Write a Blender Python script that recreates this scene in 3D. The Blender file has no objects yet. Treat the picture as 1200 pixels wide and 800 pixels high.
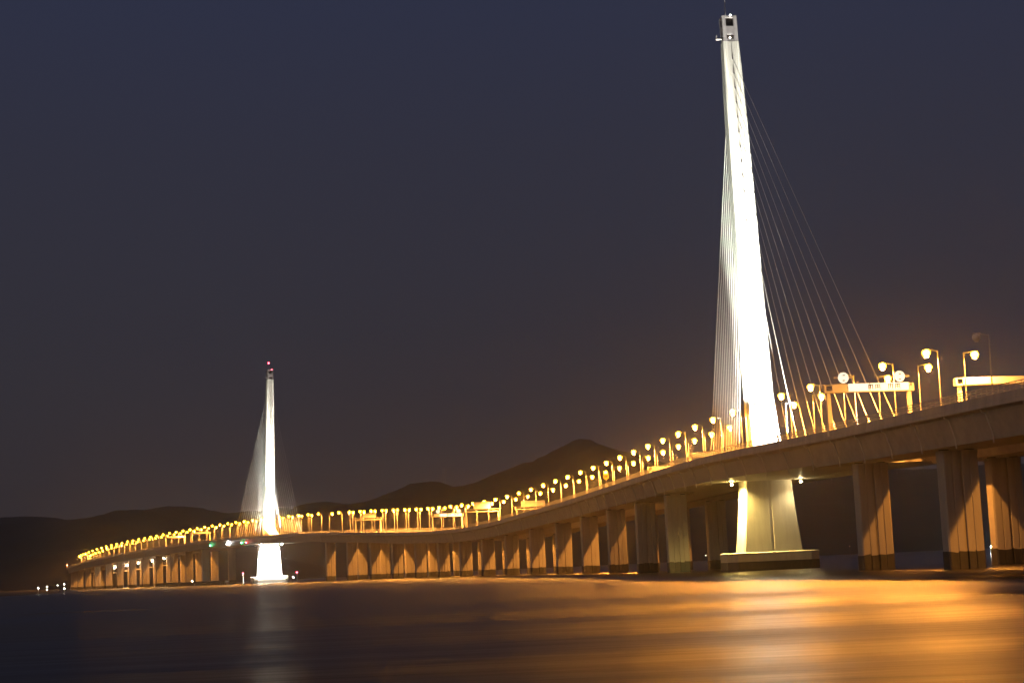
import bpy, math, random
from mathutils import Vector, Matrix, noise
random.seed(7)
PI = math.pi
SC = bpy.context.scene
COL = SC.collection

# ------------------------------------------------------------------ camera
CAM_H = 3.6
ROLL, PITCH = math.radians(2.519), math.radians(7.515)
F_ = Vector((0, math.cos(PITCH), math.sin(PITCH)))
u0 = Vector((0, -math.sin(PITCH), math.cos(PITCH)))
r0 = Vector((1, 0, 0))
U_ = u0*math.cos(ROLL) + r0*math.sin(ROLL)
R_ = r0*math.cos(ROLL) - u0*math.sin(ROLL)
cam = bpy.data.cameras.new('camera')
cam.lens = 60.0
cam.sensor_width = 36.0
cam.clip_start = 0.5
cam.clip_end = 30000
camo = bpy.data.objects.new('camera', cam)
COL.objects.link(camo)
camo.matrix_world = Matrix(((R_.x, U_.x, -F_.x, 0), (R_.y, U_.y, -F_.y, 0), (R_.z, U_.z, -F_.z, CAM_H), (0, 0, 0, 1)))
SC.camera = camo

# ------------------------------------------------------------------ world: last blue of the sky over the glow of the far city
W = bpy.data.worlds.new('World')
SC.world = W
W.use_nodes = True
nt = W.node_tree
nt.nodes.clear()
wo = nt.nodes.new('ShaderNodeOutputWorld')
bg = nt.nodes.new('ShaderNodeBackground')
sky = nt.nodes.new('ShaderNodeTexSky')
sky.sky_type = 'NISHITA'
sky.sun_disc = False
sky.sun_elevation = math.radians(-4.0)
sky.sun_rotation = math.radians(200)
tc = nt.nodes.new('ShaderNodeTexCoord')
sep = nt.nodes.new('ShaderNodeSeparateXYZ')
nt.links.new(tc.outputs['Generated'], sep.inputs[0])
ramp = nt.nodes.new('ShaderNodeValToRGB')
nt.links.new(sep.outputs['Z'], ramp.inputs[0])
SKY_STOPS = [(0.0, (.050, .039, .041)), (.05, (.043, .036, .041)), (.14, (.034, .032, .043)), (.24, (.030, .031, .050)), (.34, (.026, .031, .062)), (1.0, (.018, .024, .050))]
while len(ramp.color_ramp.elements) < len(SKY_STOPS):
    ramp.color_ramp.elements.new(.5)
for e, (p, c) in zip(ramp.color_ramp.elements, SKY_STOPS):
    e.position = p
    e.color = (*c, 1)
sk = nt.nodes.new('ShaderNodeMix')
sk.data_type = 'RGBA'
sk.blend_type = 'ADD'
sk.inputs['Factor'].default_value = .02
nt.links.new(ramp.outputs[0], sk.inputs['A'])
nt.links.new(sky.outputs[0], sk.inputs['B'])
nt.links.new(sk.outputs['Result'], bg.inputs[0])
bg.inputs[1].default_value = 1.0
nt.links.new(bg.outputs[0], wo.inputs[0])

# added fill on the deck side, standing for a lit shore behind the camera
fill_sun = bpy.data.lights.new('fill_sun', 'SUN')
fill_sun.energy = .26
fill_sun.angle = math.radians(40)
fill_sun.color = (1, .72, .52)
suno = bpy.data.objects.new('fill_sun', fill_sun)
COL.objects.link(suno)
suno.rotation_euler = Vector((.80, .52, -.30)).to_track_quat('-Z', 'Y').to_euler()

SC.view_settings.view_transform = 'Standard'
SC.view_settings.look = 'None'
SC.view_settings.exposure = 0
SC.view_settings.gamma = 1
SC.render.engine = 'CYCLES'
SC.cycles.use_denoising = True
SC.cycles.use_light_tree = True
SC.cycles.max_bounces = 5
SC.cycles.volume_bounces = 0
SC.cycles.sample_clamp_indirect = 6
SC.cycles.sample_clamp_direct = 0
SC.cycles.caustics_reflective = False
SC.cycles.caustics_refractive = False

HPS = (1.0, .37, .055)          # sodium lamps
LENS_POWER = 24000.0
HAZE = 1.4e-4

# ------------------------------------------------------------------ materials
def mat(name, col, rough=.7, metal=0, var=.25, scale=.5, streak=False, bump=0, col2=None):
    m = bpy.data.materials.new(name)
    m.use_nodes = True
    t = m.node_tree
    b = t.nodes['Principled BSDF']
    b.inputs['Roughness'].default_value = rough
    b.inputs['Metallic'].default_value = metal
    g = t.nodes.new('ShaderNodeNewGeometry')
    mp = t.nodes.new('ShaderNodeMapping')
    t.links.new(g.outputs['Position'], mp.inputs[0])
    if streak:
        mp.inputs['Scale'].default_value = (1, 1, .08)
    n = t.nodes.new('ShaderNodeTexNoise')
    n.inputs['Scale'].default_value = scale
    n.inputs['Detail'].default_value = 5
    n.inputs['Roughness'].default_value = .65
    t.links.new(mp.outputs[0], n.inputs['Vector'])
    r = t.nodes.new('ShaderNodeValToRGB')
    c2 = col2 or tuple(c*(1-var) for c in col)
    r.color_ramp.elements[0].position = .32
    r.color_ramp.elements[1].position = .68
    r.color_ramp.elements[0].color = (*c2, 1)
    r.color_ramp.elements[1].color = (*col, 1)
    t.links.new(n.outputs[0], r.inputs[0])
    t.links.new(r.outputs[0], b.inputs['Base Color'])
    if bump:
        bp = t.nodes.new('ShaderNodeBump')
        bp.inputs['Strength'].default_value = bump
        bp.inputs['Distance'].default_value = .1
        t.links.new(n.outputs[0], bp.inputs['Height'])
        t.links.new(bp.outputs[0], b.inputs['Normal'])
    return m

def emit(name, col, power):
    m = bpy.data.materials.new(name)
    m.use_nodes = True
    t = m.node_tree
    t.nodes.clear()
    o = t.nodes.new('ShaderNodeOutputMaterial')
    e = t.nodes.new('ShaderNodeEmission')
    e.inputs[0].default_value = (*col, 1)
    e.inputs[1].default_value = power
    t.links.new(e.outputs[0], o.inputs[0])
    return m

M_CONC = mat('pier concrete', (.42, .38, .33), .85, 0, .20, .7, True, .08)
M_GIRD = mat('girder concrete', (.36, .32, .28), .85, 0, .25, .35, False, .1)
M_STEEL = mat('painted steel girder', (.36, .33, .29), .5, 0, .12, .2)
M_PARA = mat('parapet concrete', (.46, .43, .41), .8, 0, .25, .6, True)
M_ALGAE = mat('wet algae', (.035, .03, .024), .55, 0, .5, 1.2, True)
M_GALV = mat('galvanised steel', (.55, .54, .52), .45, .3, .12, 2)
M_WHITE = mat('white pylon paint', (.78, .78, .73), .6, 0, .08, .35, True)
M_HEAD = mat('grey pylon head', (.42, .40, .42), .7, 0, .15, .5)
M_WINSHADE = mat('painted window shade', (.06, .045, .03), .8, 0, .3, 2)  # shade inside the mast windows, put into the colour
M_CABLE = mat('cable sheath', (.80, .79, .76), .5, 0, .05, 1)
M_ASPH = mat('asphalt', (.05, .05, .05), .85, 0, .3, 3)
M_LINE = mat('road paint', (.75, .75, .72), .7, 0, .15, 4)
M_PANEL = mat('sign panel white', (.80, .80, .76), .6, 0, .05, 1)
M_BEAM = mat('gantry paint', (.72, .69, .60), .5, 0, .08, 1)
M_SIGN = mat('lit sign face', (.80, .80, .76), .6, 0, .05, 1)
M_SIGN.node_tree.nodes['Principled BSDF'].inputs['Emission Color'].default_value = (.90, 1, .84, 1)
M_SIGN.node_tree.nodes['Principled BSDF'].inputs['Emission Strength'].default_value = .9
M_TEXT = mat('sign lettering', (.02, .05, .12), .6, 0, .1, 3)
M_RED = mat('sign red', (.55, .04, .03), .6, 0, .1, 3)
M_TIMBER = mat('wet fender timber', (.06, .05, .04), .8, 0, .4, 1)
M_VEG = mat('hillside woodland', (.055, .06, .04), .95, 0, .55, .012)
M_SOIL = mat('shore mud', (.10, .085, .065), .9, 0, .4, .05)
M_LENS = emit('sodium lens', HPS, LENS_POWER)
M_LENS.cycles.emission_sampling = 'FRONT'
M_BLOOM = emit('lamp bloom globe', (1, .41, .013), 78)
M_WLENS = emit('white flood lens', (1, .97, .86), 900)
M_WLAMP = emit('small white lamp', (1, .98, .90), 25)
M_GLAMP = emit('green lamp', (.10, 1, .35), 60)
M_RLAMP = emit('red lamp', (1, .06, .10), 60)

# ------------------------------------------------------------------ mesh helpers
class MB:
    def __init__(s):
        s.v, s.f = [], []
    def add(s, vs, fs):
        o = len(s.v)
        s.v += [tuple(p) for p in vs]
        s.f += [tuple(i+o for i in q) for q in fs]
        return s
    def box(s, x0, x1, y0, y1, z0, z1):
        return s.add([(x0,y0,z0),(x1,y0,z0),(x1,y1,z0),(x0,y1,z0),(x0,y0,z1),(x1,y0,z1),(x1,y1,z1),(x0,y1,z1)],
                     [(3,2,1,0),(4,5,6,7),(0,1,5,4),(1,2,6,5),(2,3,7,6),(3,0,4,7)])
    def loft(s, rings, caps=True):
        n = len(rings[0])
        vs = [p for r in rings for p in r]
        fs = []
        for k in range(len(rings)-1):
            for i in range(n):
                j = (i+1) % n
                fs.append((k*n+i, k*n+j, (k+1)*n+j, (k+1)*n+i))
        if caps:
            fs.append(tuple(reversed(range(n))))
            fs.append(tuple(range((len(rings)-1)*n, len(rings)*n)))
        return s.add(vs, fs)
    def tube(s, p, q, ra, rb=None, n=8):
        p, q = Vector(p), Vector(q)
        rb = ra if rb is None else rb
        d = (q-p).normalized()
        a = d.orthogonal().normalized()
        b = d.cross(a)
        rings = []
        for c, r in ((p, ra), (q, rb)):
            rings.append([c + (a*math.cos(2*PI*i/n) + b*math.sin(2*PI*i/n))*r for i in range(n)])
        return s.loft(rings)
    def path(s, pts, rad, n=6):
        for a, b in zip(pts, pts[1:]):
            s.tube(a, b, rad, rad, n)
        return s
    def ball(s, c, rx, ry, rz, nu=10, nv=6, lo=-PI/2, hi=PI/2):
        rings = []
        for k in range(nv+1):
            a = lo + (hi-lo)*k/nv
            r = max(math.cos(a), .02)
            rings.append([(c[0]+rx*r*math.cos(2*PI*i/nu), c[1]+ry*r*math.sin(2*PI*i/nu), c[2]+rz*math.sin(a)) for i in range(nu)])
        return s.loft(rings)
    def mesh(s, name, m, smooth=False):
        me = bpy.data.meshes.new(name)
        me.from_pydata(s.v, [], s.f)
        me.materials.append(m)
        if smooth:
            me.polygons.foreach_set('use_smooth', [True]*len(me.polygons))
        me.update()
        return me
    def build(s, name, m, parent=None, smooth=False, kind=None):
        return inst(name, s.mesh(name, m, smooth), parent, kind)

def inst(name, me, parent=None, kind=None):
    o = bpy.data.objects.new(name, me)
    COL.objects.link(o)
    if parent is not None:
        o.parent = parent
    if kind:
        o['kind'] = kind
    return o

def thing(name, label, cat, loc=(0, 0, 0), rz=0, group=None):
    o = bpy.data.objects.new(name, None)
    COL.objects.link(o)
    o.location = loc
    o.rotation_euler = (0, 0, rz)
    o.empty_display_size = .5
    tag(o, label, cat, group)
    return o

def tag(o, label, cat, group=None):
    o['label'] = label
    o['category'] = cat
    if group:
        o['group'] = group
    return o

def copy_tree(o, parent=None):
    c = o.copy()
    COL.objects.link(c)
    if parent is not None:
        c.parent = parent
    for ch in list(o.children):
        copy_tree(ch, c)
    return c

ORD = ['', 'first', 'second', 'third', 'fourth', 'fifth', 'sixth', 'seventh', 'eighth', 'ninth', 'tenth', 'eleventh', 'twelfth',
       'thirteenth', 'fourteenth', 'fifteenth', 'sixteenth', 'seventeenth', 'eighteenth', 'nineteenth', 'twentieth']
def ordw(n):
    if n <= 20:
        return ORD[n]
    t = {2: 'twenty', 3: 'thirty', 4: 'forty'}[n//10]
    return {20: 'twentieth', 30: 'thirtieth', 40: 'fortieth'}[n] if n % 10 == 0 else t + '-' + ORD[n % 10]

# ------------------------------------------------------------------ bridge alignment: x, y of the median and height of the parapet, every 23 m
ALIGN = [tuple(float(c) for c in p.split()) for p in """107.6 136.0 17.3;104.3 158.8 20.0;101.0 181.6 22.3;97.7 204.3 24.1;94.4 227.1 25.1;91.1 249.8 25.7;87.8 272.6 26.0;84.5 295.4 26.3;
81.3 318.1 26.6;78.0 340.9 27.0;74.7 363.7 27.4;71.5 386.4 27.9;68.4 409.2 28.3;65.4 432.0 28.6;62.6 454.8 28.7;59.9 477.6 28.8;
57.2 500.5 28.7;54.4 523.3 28.6;51.5 546.1 28.4;48.4 569.0 28.3;45.1 591.7 28.0;41.6 614.5 27.7;37.8 637.2 27.3;33.8 659.9 27.0;
29.6 682.5 26.6;25.1 705.1 26.2;20.4 727.6 25.8;15.4 750.1 25.3;10.1 772.5 24.7;4.6 794.9 24.2;-1.1 817.2 23.9;-7.0 839.4 23.7;
-13.1 861.6 23.7;-19.4 883.8 23.9;-26.0 905.8 24.2;-32.9 927.8 24.6;-40.1 949.7 25.1;-47.6 971.4 25.6;-55.5 993.1 26.3;-63.6 1014.6 27.1;
-71.9 1036.1 27.9;-80.5 1057.5 28.8;-89.2 1078.8 29.6;-98.1 1100.0 30.3;-107.0 1121.2 31.0;-116.2 1142.3 31.6;-125.4 1163.4 32.2;-134.8 1184.4 32.8;
-144.4 1205.3 33.3;-154.0 1226.2 33.8;-163.8 1247.1 34.2;-173.5 1267.9 34.6;-183.3 1288.7 34.8;-193.1 1309.6 35.0;-202.9 1330.3 35.2;-212.8 1351.1 35.4;
-222.8 1371.9 35.5;-232.8 1392.6 35.6;-242.8 1413.3 35.6;-252.9 1434.0 35.5;-263.0 1454.6 35.4;-273.2 1475.3 35.2;-283.4 1495.9 35.0;-293.5 1516.5 34.8;
-303.7 1537.1 34.6;-313.9 1557.8 34.3;-324.0 1578.4 34.0;-334.2 1599.0 33.7;-344.3 1619.7 33.4;-354.5 1640.3 33.0;-364.7 1660.9 32.7;-374.9 1681.5 32.3;
-385.1 1702.2 31.9;-395.3 1722.8 31.4;-405.5 1743.4 31.0;-415.7 1764.0 30.5;-425.9 1784.6 29.9;-435.9 1805.3 29.2;-445.8 1826.0 28.4;-455.5 1846.8 27.4;
-464.8 1867.8 26.5;-473.6 1889.0 25.7;-481.8 1910.3 25.1;-489.3 1931.9 24.7;-496.1 1953.8 24.6;-502.2 1975.8 24.7;-507.6 1998.1 25.0;-512.5 2020.5 25.5;
-517.1 2043.0 26.1""".replace('\n', '').split(';')]
I0 = -7
NIDX = len(ALIGN) + I0 - 1
def align(i):
    s = min(max(i - I0, 0), len(ALIGN)-1.0001)
    k = int(s)
    u = s - k
    g = lambda j: Vector(ALIGN[min(max(j, 0), len(ALIGN)-1)])
    a, b, c, d = g(k-1), g(k), g(k+1), g(k+2)
    return .5*((2*b) + (c-a)*u + (2*a-5*b+4*c-d)*u*u + (3*b-a-3*c+d)*u**3)
def frame(i):
    p = align(i)
    t = align(i+.5) - align(i-.5)
    t.z = 0
    t.normalize()
    return p, t, Vector((t.y, -t.x, 0))       # n points to the far side
def at(i, w, dz=0):                            # w: metres from the median, + is the far side; dz from parapet top
    p, t, n = frame(i)
    return p + n*w + Vector((0, 0, dz))
def heading(i):
    t = frame(i)[1]
    return math.atan2(t.y, t.x)
HALF = 20.1                                    # median to outer parapet
def sweep(mb, prof, a, b, org, step=.25, side=-1, closed=True):
    """prof: (w from the outer edge inwards, dz)"""
    n = max(1, int(math.ceil((b-a)/step)))
    rings = []
    for k in range(n+1):
        i = a + (b-a)*k/n
        r = [at(i, side*(HALF-w), dz) - org for w, dz in prof]
        rings.append(r if side > 0 else r[::-1])
    mb.loft(rings)
    return mb

# ------------------------------------------------------------------ setting: water, hills, shore
def make_water():
    mb = MB()
    xs = [-4100, -1500, -700, -300, 0, 300, 700, 1500, 4100]
    ys = [-150, 0, 60, 150, 400, 900, 2000, 4000, 6400]
    n = len(xs)
    mb.add([(x, y, 0) for y in ys for x in xs], [(j*n+i, j*n+i+1, (j+1)*n+i+1, (j+1)*n+i) for j in range(len(ys)-1) for i in range(n-1)])
    m = bpy.data.materials.new('bay water')
    m.use_nodes = True
    t = m.node_tree
    t.nodes.remove(t.nodes['Principled BSDF'])
    df = t.nodes.new('ShaderNodeBsdfDiffuse')
    df.inputs[0].default_value = (.045, .032, .022, 1)
    b = t.nodes.new('ShaderNodeBsdfGlossy')
    b.distribution = 'BECKMANN'
    b.inputs['Color'].default_value = (.46, .44, .41, 1)
    fr = t.nodes.new('ShaderNodeFresnel')
    fr.inputs[0].default_value = 1.33
    mx = t.nodes.new('ShaderNodeMixShader')
    t.links.new(fr.outputs[0], mx.inputs[0])
    t.links.new(df.outputs[0], mx.inputs[1])
    t.links.new(b.outputs[0], mx.inputs[2])
    t.links.new(mx.outputs[0], t.nodes['Material Output'].inputs[0])
    g = t.nodes.new('ShaderNodeNewGeometry')
    mp = t.nodes.new('ShaderNodeMapping')
    mp.inputs['Scale'].default_value = (.006, .035, 1)
    mp.inputs['Rotation'].default_value = (0, 0, math.radians(14))
    t.links.new(g.outputs['Position'], mp.inputs[0])
    n1 = t.nodes.new('ShaderNodeTexNoise')
    n1.inputs['Scale'].default_value = 1.0
    n1.inputs['Detail'].default_value = 4
    t.links.new(mp.outputs[0], n1.inputs['Vector'])
    mr = t.nodes.new('ShaderNodeMapRange')
    mr.inputs['From Min'].default_value = .3
    mr.inputs['From Max'].default_value = .7
    mr.inputs['To Min'].default_value = .27
    mr.inputs['To Max'].default_value = .50
    t.links.new(n1.outputs[0], mr.inputs['Value'])
    t.links.new(mr.outputs[0], b.inputs['Roughness'])
    mp2 = t.nodes.new('ShaderNodeMapping')
    mp2.inputs['Scale'].default_value = (.05, .25, 1)
    t.links.new(g.outputs['Position'], mp2.inputs[0])
    n2 = t.nodes.new('ShaderNodeTexNoise')
    n2.inputs['Scale'].default_value = 1.0
    n2.inputs['Detail'].default_value = 5
    t.links.new(mp2.outputs[0], n2.inputs['Vector'])
    bp = t.nodes.new('ShaderNodeBump')
    bp.inputs['Strength'].default_value = .35
    bp.inputs['Distance'].default_value = .3
    t.links.new(n2.outputs[0], bp.inputs['Height'])
    t.links.new(bp.outputs[0], b.inputs['Normal'])
    t.links.new(bp.outputs[0], fr.inputs['Normal'])
    mb.build('water', m, kind='structure')
make_water()

FAR_CREST = [(-2700,120),(-2300,190),(-1900,150),(-1550,185),(-1273,177),(-1179,179),(-1106,166),(-1022,164),(-939,175),(-844,189),(-771,176),(-688,155),(-600,165),(-540,176),(-467,181),(-415,173),(-373,177),(-330,191),(-267,214),(-210,224),(-172,212),(-141,199),(-99,212),(-56,229),(8,250),(50,259),(72,275),(115,291),(157,312),(199,294),(230,281),(260,265),(322,241),(405,227),(615,223),(928,199),(1242,196),(1600,230),(2000,170),(2400,200),(2800,120)]
NEAR_CREST = [(-1500,20),(-1150,70),(-1000,60),(-819,48),(-786,52),(-752,58),(-718,60),(-671,62),(-550,58),(-420,44),(-300,26),(-200,8),(-120,-3)]
def crest_at(cr, x):
    if x <= cr[0][0]: return cr[0][1]
    for (xa, za), (xb, zb) in zip(cr, cr[1:]):
        if x <= xb:
            return za + (zb-za)*(x-xa)/(xb-xa)
    return cr[-1][1]
def make_hill(cr, y0, front, back, x0, x1, nx, ny, rough):
    mb = MB()
    for j in range(ny+1):
        d = -front + (front+back)*j/ny
        u = d/front if d < 0 else d/back
        for i in range(nx+1):
            x = x0 + (x1-x0)*i/nx
            c = sum(crest_at(cr, x+q) for q in (-18, -6, 6, 18))/4
            nz = noise.fractal(Vector((x*.004, d*.004, y0*.001)), 1.0, 2.0, 5)
            fine = noise.fractal(Vector((x*.03, d*.03, y0*.01)), 1.0, 2.0, 3)
            prof = max(0, 1-abs(u)**1.5)
            side = min(1, (x-x0)/300, (x1-x)/300)
            z = c*prof*(1 + rough*nz*min(1, abs(u)*2.2)) + fine*c*.02*prof + 2.2*noise.noise(Vector((x*.11, d*.11, 5)))*prof
            mb.v.append((x, y0+d, -1.2 + (z+1.2)*side if side < 1 else z - .3*(prof == 0)))
    n = nx+1
    mb.f = [(j*n+i, j*n+i+1, (j+1)*n+i+1, (j+1)*n+i) for j in range(ny) for i in range(nx)]
    mb.build('hills', M_VEG, smooth=True, kind='structure')
make_hill(FAR_CREST, 4200, 1250, 900, -2700, 2800, 460, 44, .25)
make_hill(NEAR_CREST, 2750, 420, 420, -1500, -120, 150, 20, .25)

def make_shore():
    mb = MB()
    edge = [(-700, 760), (-420, 830), (-300, 905), (-262, 960), (-290, 1080), (-330, 1230), (-400, 1480), (-480, 1760), (-560, 2060), (-640, 2400)]
    pts = []
    for (xa, ya), (xb, yb) in zip(edge, edge[1:]):
        for k in range(6):
            u = k/6
            x, y = xa+(xb-xa)*u, ya+(yb-ya)*u
            pts.append((x + 9*noise.noise(Vector((x*.02, y*.02, 0))), y))
    n = len(pts)
    rows = [(0, -.25), (-6, .6), (-30, 1.4), (-120, 2.2), (-700, 3)]
    for dx, z in rows:
        for x, y in pts:
            mb.v.append((x+dx, y, z + (.5*noise.noise(Vector((x*.05, y*.05, 3))) if z > 0 else 0)))
    mb.f = [(r*n+i, r*n+i+1, (r+1)*n+i+1, (r+1)*n+i) for r in range(len(rows)-1) for i in range(n-1)]
    mb.build('shore', M_SOIL, smooth=True, kind='structure')
make_shore()

# ------------------------------------------------------------------ decks
BENTS = [-2.25, -.35, 1.49, 8.88, 10.88, 12.97, 15.03, 17.11, 19.28, 21.43, 23.5, 25.5, 27.52, 29.60, 31.65, 33.63, 35.79, 37.82,
         51.75, 53.98, 56.11, 58.36, 60.55, 62.72, 65.0, 67.2, 69.35, 71.5, 73.6, 75.7, 77.8, 79.9]
IP1, IP2 = 6.52, 45.86
PARA = [(0, 0), (.40, 0), (.55, -1.1), (.55, -1.75), (-.12, -1.75), (-.12, -1.15), (0, -1.08)]
GIRD = [(.551, -1.16), (16.549, -1.16), (16.549, -1.78), (15.0, -2.3), (13.4, -5.85), (2.6, -5.85), (1.4, -2.3), (.551, -1.78)]
CONC = [(.551, -1.16), (16.549, -1.16), (16.549, -1.78), (15.0, -2.05), (13.2, -6.35), (2.3, -6.35), (1.15, -2.05), (.551, -1.78)]
PARI = [(16.55, -1.75), (16.55, -1.1), (16.7, -.15), (17.0, -.15), (17.1, -1.1), (17.1, -1.75)]
def is_steel(i):
    return 2.2 < i < 8.8 or 38 < i < 51.7
def make_deck(side, label):
    o0 = at(I0, side*HALF, 0)
    org = Vector((o0.x, o0.y, 0))
    root = thing('road_deck', label, 'bridge deck', org)
    fine = [-1.6, -.98, .26, .88, 2.2, 2.92, 3.64, 4.36, 5.08, 5.8, IP1, 7.1, 7.7, 8.3, 9.55, 10.2, 11.6, 12.3, 13.66, 14.35]
    cuts = sorted(set([I0+.0] + fine + BENTS + [40.6, 43.2, IP2, 48.6, NIDX]))
    for a, b in zip(cuts, cuts[1:]):
        mid = (a+b)/2
        pr = GIRD if is_steel(mid) else CONC
        g = .0022
        sweep(MB(), pr, a+g, b-g, org, .5, side).build('girder_segment', M_STEEL if is_steel(mid) else M_GIRD, root)
    for a, b in zip(cuts, cuts[1:]):
        sweep(MB(), PARA, a+.001, b-.001, org, .5, side).build('parapet', M_PARA, root)
    sweep(MB(), PARI, I0, NIDX, org, .5, side).build('inner_kerb', M_PARA, root)
    sweep(MB(), [(.7, -1.09), (16.4, -1.09), (16.4, -1.15), (.7, -1.15)], I0, NIDX, org, .5, side).build('road_surface', M_ASPH, root)
    for w in (1.4, 5.0, 8.5, 12.0, 15.6):
        mb = MB()
        if w in (1.4, 15.6):
            sweep(mb, [(w, -1.082), (w+.15, -1.082), (w+.15, -1.088), (w, -1.088)], I0, NIDX, org, 1, side)
        else:
            i = I0 + .2
            while i < 30:
                sweep(mb, [(w, -1.082), (w+.15, -1.082), (w+.15, -1.088), (w, -1.088)], i, i+.26, org, 1, side)
                i += .65
        mb.build('lane_marking', M_LINE, root, kind='stuff')
    for i in fine + BENTS[:12]:
        p, t, n = frame(i)
        q = lambda w, dz: p + n*side*(HALF-w) + t*.9 + Vector((0, 0, dz)) - org
        MB().path([q(.35, -1.7), q(.5, -2.15), q(1.05, -2.35), q(2.0, -5.3), q(2.1, -6.9)], .11, 6).build('drain_pipe', M_GALV, root)
    # steel railing on top of the parapet
    for z in (.42, .82, 1.22):
        mb = MB()
        sweep(mb, [(.15, z-.06), (.15, z+.06), (.29, z+.06), (.29, z-.06)], -5, NIDX, org, .5, side)
        mb.build('guard_rail', M_GALV, root)
    mb = MB()
    i = -5.0
    while i < 40:
        p, t, n = frame(i)
        c = p + n*side*(HALF-.22) - org
        for q in (-1, 1):
            pass
        a, b = t*.07, n*.05
        lo, hi = Vector((0, 0, -.02)), Vector((0, 0, 1.25))
        mb.add([c-a-b+lo, c+a-b+lo, c+a+b+lo, c-a+b+lo, c-a-b+hi, c+a-b+hi, c+a+b+hi, c-a+b+hi],
               [(3,2,1,0),(4,5,6,7),(0,1,5,4),(1,2,6,5),(2,3,7,6),(3,0,4,7)])
        i += .0869 if i < 16 else .174
    mb.build('railing_posts', M_GALV, root, kind='stuff')
    return root
near_deck = make_deck(-1, 'long grey road deck on the camera side, nearer of the twin decks')
far_deck = make_deck(1, 'road deck on the far side, glimpsed between piers behind the nearer deck')

MEDBOX = [(-2.98, -1.2), (2.98, -1.2), (2.98, -1.9), (5.05, -2.4), (6.6, -5.83), (-6.6, -5.83), (-5.05, -2.4), (-2.98, -1.9)]
def make_median(a, b, label):
    p = at(a, 0)
    org = Vector((p.x, p.y, 0))
    root = thing('median_girder', label, 'girder', org)
    n = int((b-a)*2)
    mb = MB()
    mb.loft([[at(a+(b-a)*k/n, w, dz)-org for w, dz in MEDBOX] for k in range(n+1)])
    mb.build('box_girder', M_STEEL, root)
    mb = MB()
    mb.loft([[at(a+(b-a)*k/n, w, dz)-org for w, dz in [(-.35, -1.19), (-.35, -.45), (.35, -.45), (.35, -1.19)]][::-1] for k in range(n+1)])
    mb.build('cable_plinth', M_PARA, root)
make_median(2.3, 12.1, 'closed steel box joining the twin decks around the tall near mast')
make_median(38.7, 52.6, 'closed steel box joining the twin decks around the small distant mast')

# ------------------------------------------------------------------ piers
def pier_profile(hx, hy):
    """plan outline with a deep central groove and shallow flutes on both broad faces"""
    pts = []
    ch = .25
    face = [(-hy+ch, 0), (-1.65, 0), (-1.58, .12), (-1.45, .12), (-1.38, 0), (-.28, 0), (-.18, .38), (.18, .38), (.28, 0),
            (1.38, 0), (1.45, .12), (1.58, .12), (1.65, 0), (hy-ch, 0)]
    for y, d in face:
        pts.append((-hx+d, -y))
    pts.append((-hx+ch, -hy))
    pts.append((hx-ch, -hy))
    for y, d in face:
        pts.append((hx-d, y))
    pts.append((hx-ch, hy))
    pts.append((-hx+ch, hy))
    return pts
PX, PY = 1.5, 3.1
def make_pier(i, side, label, group):
    w = side*(HALF-7.7)
    c = at(i, w)
    top = c.z - (5.8 if is_steel(i) else 6.3)
    root = thing('bridge_pier', label, 'pier', (c.x, c.y, 0), heading(i), group)
    pr = pier_profile(PX, PY)
    cz = 2.9
    MB().loft([[(x, y, cz-.4) for x, y in pr], [(x, y, top-.9) for x, y in pr]]).build('shaft', M_CONC, root)
    pb = pier_profile(PX+.06, PY+.06)
    MB().loft([[(x, y, -.6) for x, y in pb], [(x, y, cz+.05+random.uniform(-.22, .22)) for x, y in pb]]).build('tide_band', M_ALGAE, root)
    MB().loft([[(x, y, top-.92) for x, y in pb], [(x, y, top-.25) for x, y in pb]]).build('pier_head', M_CONC, root)
    mb = MB()
    for yy in (-2.2, 2.2):
        mb.box(-.7, .7, yy-.6, yy+.6, top-.26, top+.02)
    mb.build('bearing', M_TIMBER, root)
    return root
def bent_words(k):
    n1 = BENTS.index(8.88)
    n2 = BENTS.index(51.75)
    if k < n1:
        return ordw(n1-k) + ' right of the tall near mast' if n1-k > 1 else 'directly right of the tall near mast'
    if k < n2:
        return ordw(k-n1+1) + ' left of the tall near mast'
    return ordw(k-n2+1) + ' left of the small distant mast'
for k, i in enumerate(BENTS):
    make_pier(i, -1, 'grey pier of the nearer deck, ' + bent_words(k), 'piers carrying the nearer deck')
    fi = 1.30 if i == 1.49 else i+.35
    if fi > -1:
        make_pier(fi, 1, 'grey pier of the far deck, ' + bent_words(k), 'piers carrying the far deck')

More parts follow.
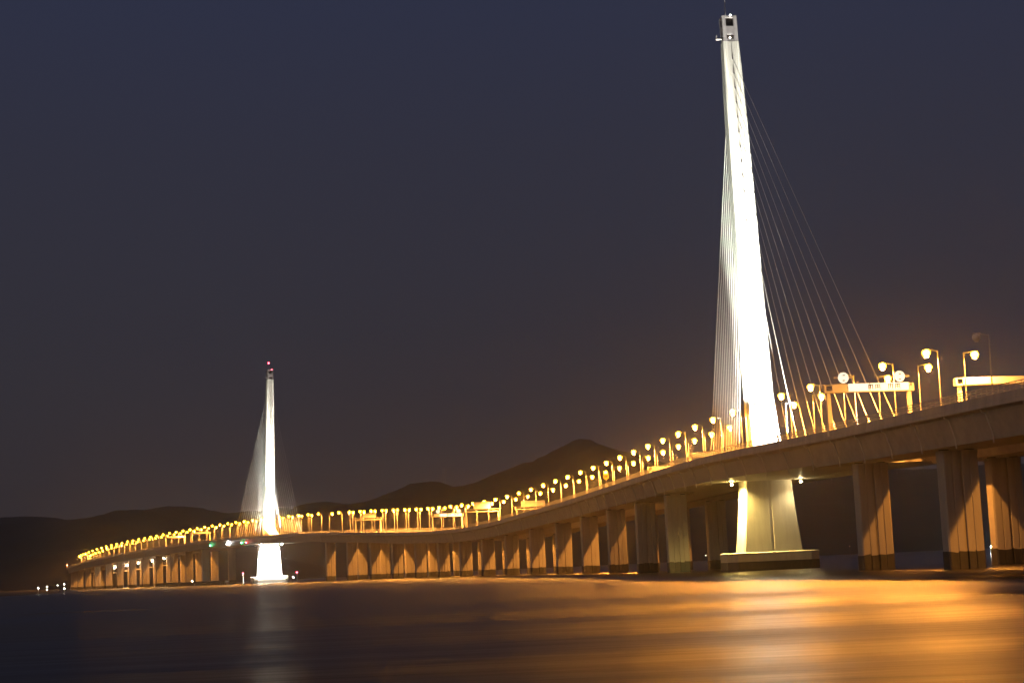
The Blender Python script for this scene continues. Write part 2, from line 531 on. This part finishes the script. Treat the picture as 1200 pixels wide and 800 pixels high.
# ------------------------------------------------------------------ pylons
def octo(hx, hy, ch, x0=0, z=0):
    return [(x0+x, y, z) for x, y in ((-hx, -hy+ch), (-hx, hy-ch), (-hx+ch, hy), (hx-ch, hy), (hx, hy-ch), (hx, -hy+ch), (hx-ch, -hy), (-hx+ch, -hy))][::-1]
def lerp_tab(tab, z):
    for (za, a), (zb, b) in zip(tab, tab[1:]):
        if z <= zb:
            return tuple(p + (q-p)*(z-za)/(zb-za) for p, q in zip(a, b))
    return tab[-1][1]
def make_pylon(ip, ztop, lean, fwd, back, sc, label, buttress):
    p, t, n = frame(ip)
    H = p.z
    root = thing('cable_stayed_pylon', label, 'pylon', (p.x, p.y, 0), heading(ip))
    # local axes: x along the deck (away), y towards the nearer deck
    zs = H-5.8
    cx = lambda z: lean*(z-(H-1))/(ztop-(H-1)) if z > H-1 else 0
    # pile cap
    r = []
    cap = lambda g, z: [(x*(5.4+g)*sc, y*(12.0+g)*sc, z) for x, y in ((-1, -.8), (-1, .8), (-.7, 1), (.7, 1), (1, .8), (1, -.8), (.7, -1), (-.7, -1))][::-1]
    MB().loft([cap(0, 2.3), cap(0, 4.5), cap(-.15, 4.65)]).build('pile_cap', M_CONC, root)
    MB().loft([cap(.05, -.6), cap(.05, 2.31)]).build('tide_band', M_ALGAE, root)
    # flared pier below the deck, groove down the middle of the broad faces
    def prof(hx, hy, z):
        g = .28
        f = [(-hx, -hy+.4), (-hx, -g-.12), (-hx+.07, -g), (-hx+.07, g), (-hx, g+.12), (-hx, hy-.4), (-hx+.4, hy), (hx-.4, hy), (hx, hy-.4), (hx, g+.12), (hx-.07, g), (hx-.07, -g), (hx, -g-.12), (hx, -hy+.4), (hx-.4, -hy), (-hx+.4, -hy)]
        return [(x, y, z) for x, y in f][::-1]
    rings = []
    for k in range(9):
        u = k/8
        z = 4.66 + (zs-.02-4.66)*u
        fl = (1-u)**1.4
        rings.append(prof((3.6+.8*fl)*sc, (6.2+1.6*fl)*sc, z))
    MB().loft(rings).build('pier_column', M_WHITE if buttress else M_CONC, root)  # distant pier coloured white, its lamplit look put into the paint
    # mast
    dims = [(0., (3.2, 3.4)), (.35, (2.7, 3.08)), (.62, (2.4, 2.85)), (.80, (2.05, 2.6)), (.95, (1.75, 2.15)), (1., (1.7, 2.1))]
    zh = ztop - 7.4
    rings = []
    N = 24
    for k in range(N+1):
        z = (H-1.6) + (zh-(H-1.6))*k/N
        hx, hy = lerp_tab(dims, (z-H+1.6)/(ztop-H+1.6))
        x0 = cx(z)
        hx, hy = hx*sc, hy*sc
        g = .5*sc
        f = [(-hx, -hy+.35), (-hx, -g-1.0), (-hx+.12, -g-.9), (-hx+.12, g+.9), (-hx, g+1.0), (-hx, hy-.35), (-hx+.35, hy), (-.6, hy), (-.5, hy-.15), (.5, hy-.15), (.6, hy), (hx-.35, hy), (hx, hy-.35), (hx, -hy+.35), (hx-.35, -hy), (-hx+.35, -hy)]
        rings.append([(x0+x, y, z) for x, y in f][::-1])
    MB().loft(rings).build('mast', M_WHITE, root)
    # mast head: frame with two windows, filled by dark blocks for their shade
    hx, hy = 1.65*sc, 2.05*sc
    x0 = cx(zh+3.5)
    hd = MB()
    for s in (-1, 1):
        for q in (-1, 1):
            hd.loft([octo(.42, .5, .08, x0+s*(hx-.42)-.25, zh+.004), octo(.42, .5, .08, x0+s*(hx-.42)+.25, ztop)])
            hd.v[-16:] = [(x, y+q*(hy-.5), z) for x, y, z in hd.v[-16:]]
    def slab(za, zb, g):
        hd.loft([[(cx(za)+x, y, za) for x, y in ((-hx+g, -hy+g), (-hx+g, hy-g), (hx-g, hy-g), (hx-g, -hy+g))][::-1],
                 [(cx(zb)+x, y, zb) for x, y in ((-hx+g, -hy+g), (-hx+g, hy-g), (hx-g, hy-g), (hx-g, -hy+g))][::-1]])
    slab(zh+.02, zh+.7, .06)
    slab(zh+2.1, zh+4.4, .06)
    slab(ztop-.55, ztop-.05, .06)
    hd.build('mast_head', M_HEAD, root)
    dk = MB()
    dk.box(x0-hx*.45, x0+hx*.6, -hy*.7, hy*.7, zh+.75, zh+2.05)
    dk.build('window_shade_block', M_WINSHADE, root)
    dk = MB()
    dk.box(x0-hx*.45, x0+hx*.6, -hy*.7, hy*.7, zh+4.45, ztop-.6)
    dk.build('window_shade_block', M_WINSHADE, root)
    br = MB()
    br.box(x0-.5, x0+.5, hy-.05, hy+1.6, zh+1.0, zh+1.2)
    br.box(x0-.5, x0-.42, hy+1.5, hy+1.6, zh+1.2, zh+2.2)
    br.box(x0+.42, x0+.5, hy+1.5, hy+1.6, zh+1.2, zh+2.2)
    br.build('bracket', M_GALV, root)
    rod = MB()
    rod.tube((x0+.2, .6, ztop-.1), (x0+.2, .6, ztop+5.2), .16, .08)
    rod.build('lightning_rod', M_GALV, root)
    bc = MB()
    if buttress:
        bc.ball((x0+.2, .6, ztop+5.5), .42, .42, .46)
        bc.build('beacon', M_RLAMP, root)
        bc = MB()
        bc.ball((x0+.6, -hy+.4, ztop+.4), .3, .3, .35)
        bc.build('beacon', M_RLAMP, root)
    else:
        bc.ball((x0-.6, -.6, ztop+.25), .26, .26, .3)
        bc.build('beacon', M_WLAMP, root)
        bc = MB()
        bc.ball((x0-hx*.6, 0, zh+1.3), .2, .2, .22)
        bc.build('chamber_lamp', M_WLAMP, root)
    # stay cables, each with its anchor on the mast
    Minv = Matrix.Rotation(-heading(ip), 4, 'Z')
    for sgn, (ia, ib) in ((-1, fwd), (1, back)):
        for k in range(12):
            z = zh - 5 - k*4.15*sc
            hxx, hyy = lerp_tab(dims, (z-H+1.6)/(ztop-H+1.6))
            a = Vector((cx(z)+sgn*(hxx*sc+.02), 0, z))
            i = ib + (ia-ib)*(11-k)/11
            q = Minv @ (at(i, 0, -.5) - Vector((p.x, p.y, 0)))
            d = (q-a).normalized()
            MB().tube(a, q, .10*sc*sc, .10*sc*sc, 6).build('stay_cable', M_CABLE, root)
            MB().tube(a-d*.2, a+d*.7, .2, .17, 8).build('cable_anchor', M_HEAD, root)
            MB().tube(q, q-d*6.5, .21, .18, 8).build('cable_sleeve', M_GALV, root)
    if buttress:
        mb = MB()
        pr = [(-22, H-1.3), (-14, H+.6), (-8.5, H+3), (-5, H+5.0), (-3.0, H+7), (-2.4, H-1.3)]
        mb.loft([[(x*sc, -4.1, z) for x, z in pr], [(x*sc, 4.1, z) for x, z in pr]])
        mb.build('buttress', M_WHITE, root)
    return root
tall = make_pylon(IP1, 150.0, 8.5, (2.1, 5.75), (9.19, 7.66), 1.0, 'tall white floodlit mast with two fans of stay cables, nearest the camera', False)
small = make_pylon(IP2, 160.5, -14.0, (42.3, 44.95), (49.9, 46.9), 1.12, 'smaller distant floodlit white mast with a red beacon on top', True)

# ------------------------------------------------------------------ floodlights
def spot(parent, loc, aim, power, ang, col=(1, .97, .86), blend=.6, r=.25):
    l = bpy.data.lights.new('flood beam', 'SPOT')
    l.energy = power
    l.color = col
    l.spot_size = math.radians(ang)
    l.spot_blend = blend
    l.shadow_soft_size = r
    o = bpy.data.objects.new('flood_beam', l)
    COL.objects.link(o)
    o.parent = parent
    o.location = loc
    d = Vector(aim) - Vector(loc)
    o.rotation_euler = d.to_track_quat('-Z', 'Y').to_euler()
    return o
def floodlight(ip, x, y, dz, aimz, power, ang, label, group, aimx=0, col=(1, .97, .86)):
    p, t, n = frame(ip)
    h = heading(ip)
    w = Vector((p.x, p.y, p.z+dz)) + t*x - n*y
    root = thing('floodlight', label, 'floodlight', w, h, group)
    aim = Vector((-x+aimx, -y, aimz-(p.z+dz)))
    d = aim.normalized()
    st = MB()
    st.box(-.25, .25, -.3, .3, -.02, .08)
    st.box(-.06, .06, -.42, -.36, .05, .75)
    st.box(-.06, .06, .36, .42, .05, .75)
    st.build('stand', M_GALV, root)
    c = Vector((0, 0, .75))
    MB().tube(c-d*.45, c+d*.15, .26, .36, 10).build('housing', M_GALV, root)
    MB().tube(c+d*.10, c+d*.17, .33, .33, 10).build('lens', emit_lens(col), root)
    spot(root, c+d*.3, c+d*.3+d*10, power, ang, col)
    return root
_lens = {}
def emit_lens(col):
    if col not in _lens:
        _lens[col] = emit('floodlight lens', col, 60)
    return _lens[col]
FLW = (1, .96, .82)
for ip, nm, k, zt in ((IP1, 'tall near', 1.0, 150), (IP2, 'small distant', .85, 160)):
    g = 'floodlights at the foot of the ' + nm + ' mast'
    for y in (-1.5, 1.5):
        sd = 'camera-side' if y > 0 else 'far-side'
        floodlight(ip, -34, y, -1.1, zt*.80, 1.7e6*k, 34, sd + ' floodlight in the median well before the ' + nm + ' mast', g, col=FLW)
        floodlight(ip, -19, y, -1.1, zt*.40, .6e6*k, 105, sd + ' floodlight in the median close before the ' + nm + ' mast', g, col=FLW)
        floodlight(ip, 20, y, -1.1, zt*.7, (.25e6 if k == 1 else .12e6), 50, sd + ' floodlight in the median behind the ' + nm + ' mast', g, col=FLW)
    floodlight(ip, -95, 2.5, -1.1, 78, (.016e6 if k == 1 else .10e6), 44, 'added floodlight in the median far before the ' + nm + ' mast, lighting its cables', g, col=FLW)  # added lamp, brightens the cable fan before the mast
    floodlight(ip, 8, 2.5, -1.1, 72, (.10e6 if k == 1 else .16e6), 85, 'added floodlight in the median at the back of the ' + nm + ' mast, lighting its cables', g, aimx=34, col=FLW)  # added lamp, brightens the cable fan behind the mast
    floodlight(ip, 1, 17.0, -1.1, zt*.65, (.8e6 if k == 1 else .2e6), 60, 'floodlight on the outer edge of the nearer deck beside the ' + nm + ' mast', g, col=(.93, 1, .84))

spot(small, (-14.5*1.0, 3.2, 154.5), (-14.5-4, 3.2+17, 154.5+26), 6e5, 42, (.55, .8, 1), 1)
def under_lamp(ip, x, y, power, col, label, beam, aim, ang, size=.3):
    p, t, n = frame(ip)
    c = Vector((p.x, p.y, p.z-6.6)) + t*x - n*y
    root = thing('soffit_lamp', label, 'lamp', c, heading(ip), 'lamps under the deck beside the mast piers')
    MB().box(-.25, .25, -.25, .25, .25, .8).build('bracket', M_GALV, root)
    MB().ball((0, 0, 0), size, size, size*.8, 10, 6).build('lens', emit('soffit lens', col, power), root)
    spot(root, (0, 0, -.4), aim, beam, ang, col, 1)
under_lamp(IP1, -3.75, 9.8, 900, (1, .72, .20), 'yellow lamp under the deck left of the tall mast pier', 3.6e5, (3.2, -2.0, -9), 130)
under_lamp(IP1, -6.6, -7.6, 600, (1, .79, .38), 'white lamp under the deck right of the tall mast pier', .085e5, (.9, 5.5, -14), 110)
under_lamp(IP2, -9.0, 8.5, 5000, (1, .98, .85), 'white lamp under the deck left of the distant mast pier', 2.0e6, (5, -4, -14), 110, .4)
under_lamp(IP2, -9.0, -7.5, 2500, (1, .98, .80), 'white lamp under the deck right of the distant mast pier', 2.0e6, (5, 4, -14), 110, .35)

# ------------------------------------------------------------------ street lamps
POLE_W = 16.5
LH = 13.2          # lamp above parapet top
def make_lamp_proto():
    root = thing('street_lamp', 'street lamp', 'street lamp')
    b = MB()
    b.tube((0, 0, -1.15), (0, 0, LH+.1), .17, .09, 8)
    b.tube((0, 0, -1.15), (0, 0, .3), .26, .24, 8)
    b.build('pole', M_GALV, root)
    b = MB()
    b.path([(0, -.15, LH-.18), (0, .6, LH+.02), (0, 1.7, LH+.2)], .075, 6)
    b.build('arm', M_GALV, root)
    b = MB()
    b.loft([[(x*q, y, LH+.2+z) for x, z in ((-.34, -.1), (.34, -.1), (.28, .06), (.12, .18), (-.12, .18), (-.28, .06))] for y, q in ((1.4, .4), (1.7, .95), (2.5, .95), (2.75, .5))])
    head = b.build('lamp_head', M_GALV, root)
    b = MB()
    b.ball((0, 2.2, LH-.40), .70, .72, .70, 12, 7)  # oversized globe, stands in for the bloom round each lamp
    b.build('bloom_globe', M_BLOOM, head, smooth=True)
    b = MB()
    n = 12
    b.add([(.34*math.cos(2*PI*q/n), 2.2+.34*math.sin(2*PI*q/n), LH-1.13) for q in range(n)], [tuple(range(n))[::-1]])
    b.build('lens', M_LENS, head)
    b = MB()
    b.loft([[(.36*k*math.cos(2*PI*q/n), 2.2+.36*k*math.sin(2*PI*q/n), z) for q in range(n)] for k, z in ((1, LH-1.15), (1, LH-1.10), (.5, LH-1.06))], caps=False)
    b.f.append(tuple(range(2*n, 3*n)))
    b.build('light_stop_cup', M_GALV, head)  # added to stop the lens shining upward
    return root
proto = make_lamp_proto()
first = True
dark = []
NEAR_OFF = {-.2}
near_i = [k-.2 for k in range(0, 89+I0-1) if k not in (39,)]
far_i = [k+1.03 for k in range(-6, 89+I0-2) if k not in (-2, -1, 38, 40)]
def lamp_words(i):
    if i < IP1:
        k = sum(1 for j in cur if i <= j < IP1)
        return ordw(k) + ' right of the tall mast'
    if i < 26:
        k = sum(1 for j in cur if IP1 < j <= i)
        return ordw(k) + ' left of the tall mast'
    if i < IP2:
        k = sum(1 for j in cur if i <= j < IP2)
        return ordw(k) + ' right of the distant mast'
    k = sum(1 for j in cur if IP2 < j <= i)
    return ordw(k) + ' left of the distant mast'
for row, cur, side in (('nearer', near_i, -1), ('far', far_i, 1)):
    for i in cur:
        o = proto if first else copy_tree(proto)
        first = False
        o.location = at(i, side*(HALF-POLE_W), 0)
        o.rotation_euler = (0, 0, heading(i) + (0 if side < 0 else PI))
        unlit = side < 0 and i in NEAR_OFF
        tag(o, ('unlit' if unlit else 'lit orange') + ' street lamp on the ' + row + ' deck, ' + lamp_words(i), 'street lamp',
            'street lamps along the ' + row + ' deck')
        if unlit:
            dark.append(o)
for o in dark:
    for ch in o.children:
        for c2 in ch.children:
            c2.data = c2.data.copy()
            c2.data.materials[0] = M_PANEL

# ------------------------------------------------------------------ sign gantries
def glyph(mb, x, y, z, s, kind):
    """small upright strokes of a two-character word, on the face x"""
    bars = {0: [(-.5, -.34, -.5, .5), (-.12, .04, -.3, .5), (.3, .46, -.5, .5), (-.5, .46, .28, .42)],
            1: [(-.5, .5, .3, .46), (-.5, -.36, -.5, .3), (.36, .5, -.5, .3), (-.08, .08, -.4, .3), (-.3, .3, -.1, .04)]}[kind]
    for y0, y1, z0, z1 in bars:
        mb.box(x-.06, x, y-y1*s, y-y0*s, z+z0*s, z+z1*s)
def gantry(i, side, label, signs=False, board=None, clear=7.2):
    wa, wb = (.5, 17.6)
    p, t, n = frame(i)
    c = at(i, side*(HALF-8.55), 0)
    root = thing('sign_gantry', label, 'sign gantry', c, heading(i), 'overhead sign gantries')
    hy = 8.1
    for y in (-hy, hy):
        b = MB()
        b.loft([[(x*.55, y+q*.5, -1.1) for x, q in ((-1, -1), (1, -1), (1, 1), (-1, 1))], [(x*.30, y+q*.32, clear) for x, q in ((-1, -1), (1, -1), (1, 1), (-1, 1))]])
        b.build('post', M_BEAM, root)
    b = MB()
    b.box(-.7, .7, -hy-.9, hy+.9, clear, clear+.35)
    b.box(-.6, .6, -hy-.9, -hy-.5, clear+.35, clear+1.5)
    b.box(-.6, .6, hy+.5, hy+.9, clear+.35, clear+1.5)
    b.box(-.55, .55, -hy-.5, hy+.5, clear+1.36, clear+1.5)
    n_ = 10
    for k in range(n_):
        y0, y1 = -hy-.5+(2*hy+1)*k/n_, -hy-.5+(2*hy+1)*(k+1)/n_
        b.tube((.5, y0, clear+.4 if k % 2 else clear+1.4), (.5, y1, clear+1.4 if k % 2 else clear+.4), .06, .06, 5)
    b.build('beam', M_BEAM, root)
    if signs:
        for y0, y1 in ((-7.9, -.2), (0, 4.2), (4.4, 7.4)):
            MB().box(-.78, -.66, y0, y1, clear+.18, clear+1.62).build('sign_panel', M_SIGN if y0 < 1 else M_PANEL, root)
        for ya in (-4.6, -.9-1.2):
            pass
        tx = MB()
        for yc in (-.9, -4.9):
            glyph(tx, -.785, yc+.65, clear+.93, 1.0, 0)
            glyph(tx, -.785, yc-.75, clear+.93, 1.0, 1)
        tx.build('lettering', M_TEXT, root)
        for y in (5.0, -6.3):
            rs = MB().tube((-.5, y, clear+2.85), (-.35, y, clear+2.85), 1.05, 1.05, 20).build('round_sign', M_SIGN, root)
            MB().box(-.46, -.38, y-.05, y+.05, clear+1.3, clear+1.95).build('sign_stem', M_GALV, rs)
            k = MB()
            for q in (-1, 1):
                k.box(-.5, -.36, y+q*1.06-.01 if q > 0 else y-1.9, y+1.9 if q > 0 else y-1.05, clear+2.7, clear+3.0)
            k.build('side_lamp', M_BEAM, rs)
            k = MB()
            k.box(-.525, -.503, y-.35, y+.15, clear+3.2, clear+3.4)
            k.box(-.525, -.503, y-.3, y+.25, clear+2.2, clear+2.42)
            k.build('lettering', M_TEXT, rs)
    elif board:
        y0, y1, z0, z1 = board
        MB().box(-.78, -.66, y0, y1, clear+z0, clear+z1).build('sign_panel', M_PANEL, root)
        MB().box(-.72, -.4, y0+.3, y1-.3, clear+z0+.1, clear+z0+.3).build('panel_rail', M_GALV, root)
    else:
        MB().box(-.78, -.66, -hy+.5, hy-.5, clear+.2, clear+1.5).build('sign_panel', M_PANEL, root)
    return root
gantry(1.5, -1, 'white sign gantry with two round signs, right of the tall mast', True)
gantry(1.15, 1, 'plain white sign gantry at the right edge, on the far deck')
gantry(10.9, 1, 'pale sign gantry on the far deck just left of the tall mast')
gantry(13.5, 1, 'second pale sign gantry left of the tall mast, low behind railings')
gantry(23.6, 1, 'sign gantry on the far deck above the middle piers', board=(-6, 6, 1.5, 4.2))
gantry(24.0, -1, 'sign gantry on the nearer deck with a tall tan board', board=(-4, 4.5, 1.5, 4.8))
gantry(27.2, -1, 'sign gantry on the nearer deck with two round signs, mid bridge', True)
gantry(34.3, -1, 'lone sign gantry right of the distant mast', board=(-5, 3.5, 1.5, 4.3))
gantry(52.5, -1, 'right-hand of two sign gantries left of the distant mast')
gantry(56.0, -1, 'left-hand of two sign gantries left of the distant mast')

# round warning sign by the parapet
p = at(12.0, -HALF+.6)
rt = thing('round_sign', 'yellow and dark round road sign on the parapet left of the tall mast', 'road sign', p, heading(12))
MB().tube((0, 0, -1), (0, 0, 4.2), .09, .09, 8).build('post', M_GALV, rt)
MB().tube((-.16, 0, 3.6), (-.08, 0, 3.6), 1.0, 1.0, 20).build('disc', mat('sign yellow', (.75, .55, .08), .5, 0, .05, 2), rt)
MB().box(-.19, -.165, -.62, .62, 3.45, 3.75).build('bar', M_TEXT, rt)
MB().box(-.5, .5, -.6, .6, -1.1, 1.1).build('cabinet', M_BEAM, rt)

# ------------------------------------------------------------------ lights on and under the deck
def deck_lamp(i, m, label, cat='signal lamp', size=.45):
    c = at(i, -HALF+1.4, -4.2)
    rt = thing('navigation_lamp', label, cat, c, heading(i), 'navigation lamps under the distant span')
    MB().box(-.3, .3, -.6, .3, .2, .6).build('bracket', M_GALV, rt)
    MB().ball((0, .3, 0), size, size, size).build('lens', m, rt)
deck_lamp(50.07, M_GLAMP, 'green navigation lamp left of the white one under the distant span')
deck_lamp(47.91, emit('bright white lamp', (1, .98, .92), 160), 'bright white navigation lamp under the distant span', size=.7)
deck_lamp(46.21, M_GLAMP, 'green navigation lamp next to the red one under the distant span')
deck_lamp(45.66, M_RLAMP, 'red navigation lamp left of the distant mast pier')

p = at(78.5, -HALF+.6)  # added red lamp in place of passing tail lights
rt = thing('tail_light_stand_in', 'red tail light stand-in at the far left end of the bridge parapet', 'tail light stand-in', p, heading(78.5))
MB().tube((0, 0, -.5), (0, 0, 3.0), .12, .1, 6).build('post', M_GALV, rt)
MB().ball((0, 0, 3.3), .5, .5, .5).build('lens', emit('tail light red', (1, .16, .08), 60), rt)

def cradle(i, label, k):  # invented lit platform, stands for an unexplained bright spot under the deck
    c = at(i, 0, -8.2)
    rt = thing('stand_in_cradle', label, 'stand-in platform', c, heading(i), 'made-up lit cradles between the twin decks')
    b = MB()
    for y in (-2.0, 2.0):
        b.tube((0, y, -6.5), (0, y, 4.0), .16, .16, 6)
    b.tube((0, -2.0, 0), (0, 2.0, 1.2), .14, .14, 6)
    b.build('hanger', M_PANEL, rt)
    b = MB()
    b.box(-1.2, 1.2, -2.3, 2.3, -6.9, -6.0)
    b.build('platform', M_PANEL, rt)
    b = MB()
    b.ball((-1.2, (.9, -.6, .3, -.3, .5)[k], -.2-.3*k), .5, .5, .5)
    b.build('bright_spot_lamp', emit('bright spot lamp', (1, .82, .55), 500), rt)
for k, (i, w) in enumerate(((59.6, 'first'), (61.8, 'second'), (64.0, 'third'), (66.1, 'fourth'), (68.2, 'fifth'))):
    cradle(i, 'made-up lit cradle for a bright spot between piers, ' + w + ' left of the distant mast', k)

def beacon(x, y, label, h=5.0, two=True, m1=None):
    rt = thing('channel_beacon', label, 'beacon', (x, y, 0))
    b = MB()
    b.tube((0, 0, -.6), (0, 0, h-1.6), .45, .3, 8)
    b.box(-.9, .9, -.9, .9, h-1.7, h-1.5)
    b.build('pile', M_CONC, rt)
    b = MB()
    b.tube((0, 0, h-1.5), (0, 0, h-.4), .5, .5, 8)
    b.build('daymark', M_PANEL, rt)
    b = MB()
    b.ball((0, 0, h), .32, .32, .36)
    b.build('lamp', m1 or M_RLAMP, rt)
    return rt
beacon(-215.5, 1330, 'red topped white beacon on the water left of the distant pier', 8.0)
beacon(-150.4, 1150, 'taller pink lit beacon on the water right of the distant pier', 6.4)
beacon(-152.9, 1150, 'shorter white lit beacon on the water right of the distant pier', 3.4, m1=emit('dim white lamp', (1, .95, .85), 60))
beacon(218.5, 800, 'bright white marker light on the water at the right edge', 3.5, m1=emit('marker lamp', (.95, 1, .92), 2500))

# low dark fender along the bridge near the distant mast
p = at(54.0, -6)
rt = thing('fender_jetty', 'low black fender jetty on the water left of the distant mast', 'jetty', (p.x, p.y, 0), heading(54))
b = MB()
pts = [at(i, -24.5) for i in (56.6, 54, 51.5, 49, 47.2)]
inv = Matrix.Rotation(-heading(54), 4, 'Z')
loc = [inv @ (Vector((q.x, q.y, 0)) - Vector((p.x, p.y, 0))) for q in pts]
b.loft([[(q.x, q.y-1.5, 1.6), (q.x, q.y+1.5, 1.6), (q.x, q.y+1.5, 3.0), (q.x, q.y-1.5, 3.0)] for q in loc])
b.build('walkway', M_TIMBER, rt)
for a, c in zip(loc, loc[1:]):
    for k in range(8):
        q = a.lerp(c, k/8)
        MB().tube((q.x, q.y, -.6), (q.x, q.y, 2.4), .55, .5, 8).build('pile', M_TIMBER, rt)
rl = MB()
q = loc[2]
rl.ball((q.x, q.y+1.2, 3.6), .3, .3, .3)
rl.build('lamp', emit('jetty lamp', (1, .75, .6), 160), rt)

# shore lamps at the far left
for (x, y, z, pw, lab) in ((-270.5, 962, 3.6, 170, 'leftmost bright shore lamp on the left shore'), (-272, 985, 2.4, 90, 'low shore lamp second from the left edge'),
                           (-266, 1000, 2.7, 140, 'shore lamp third from the left edge'), (-306.5, 1110, 4.2, 90, 'shore lamp midway along the left shore'),
                           (-328, 1215, 5.0, 40, 'dim shore lamp left of the bridge end'), (-349, 1312, 5.6, 170, 'bright shore lamp nearest the bridge end')):
    rt = thing('shore_lamp', lab, 'lamp post', (x, y, 0), 0, 'lamps on the left shore')
    MB().tube((0, 0, 0), (0, 0, z), .1, .07, 6).build('pole', M_GALV, rt)
    MB().box(-.5, .5, -.2, .2, z, z+.15).build('lamp_head', M_GALV, rt)
    MB().ball((0, 0, z-.05), .36, .36, .25).build('lens', emit('shore lens', (1, .93, .8), pw*.4), rt)

for x, z, col, pw, lab in ((314, 9.0, (1, .97, .9), 12, 'faint white lamp on the far shore, seen left of the tall mast pier'),
                           (-10, 9.5, (.5, 1, .4), 9, 'faint green lamp on the far shore behind the middle piers'),
                           (560, 14.0, (1, .5, .4), 7, 'faint reddish lamp on the far shore right of the tall mast pier')):
    rt = thing('far_shore_lamp', lab, 'lamp post', (x, 2935, -.4), 0, 'faint lamps on the far shore')
    MB().tube((0, 0, 0), (0, 0, z), .15, .1, 6).build('pole', M_GALV, rt)
    MB().ball((0, 0, z+.3), .5, .5, .5).build('lens', emit('far shore lens', col, pw), rt)

# lattice tower on the ridge
tz = crest_at(FAR_CREST, -180)-6
rt = thing('transmission_tower', 'faint lattice transmission tower on the dark ridge', 'transmission tower', (-180, 4200, tz))
b = MB()
for sx in (-1, 1):
    for sy in (-1, 1):
        b.tube((sx*4, sy*4, -4), (sx*.7, sy*.7, 44), .45, .3, 4)
for z0 in range(0, 40, 8):
    w0, w1 = 4-3.3*z0/44, 4-3.3*(z0+8)/44
    for sy in (-1, 1):
        b.tube((-w0, sy*w0, z0), (w1, sy*w1, z0+8), .25, .25, 4)
        b.tube((w0, sy*w0, z0), (-w1, sy*w1, z0+8), .25, .25, 4)
b.build('lattice', M_GALV, rt)
b = MB()
for z in (26, 33, 40):
    b.box(-7, 7, -.4, .4, z, z+.7)
b.build('cross_arm', M_GALV, rt)

# ------------------------------------------------------------------ haze
mb = MB().box(-4200, 4200, -300, 6500, -2.2, 420)
hm = bpy.data.materials.new('haze')
hm.use_nodes = True
t = hm.node_tree
t.nodes.clear()
o = t.nodes.new('ShaderNodeOutputMaterial')
v = t.nodes.new('ShaderNodeVolumePrincipled')
v.inputs['Color'].default_value = (.9, .9, .9, 1)
v.inputs['Density'].default_value = HAZE
v.inputs['Anisotropy'].default_value = .9
t.links.new(v.outputs[0], o.inputs['Volume'])
if HAZE > 0:
    mb.build('haze', hm, kind='stuff')
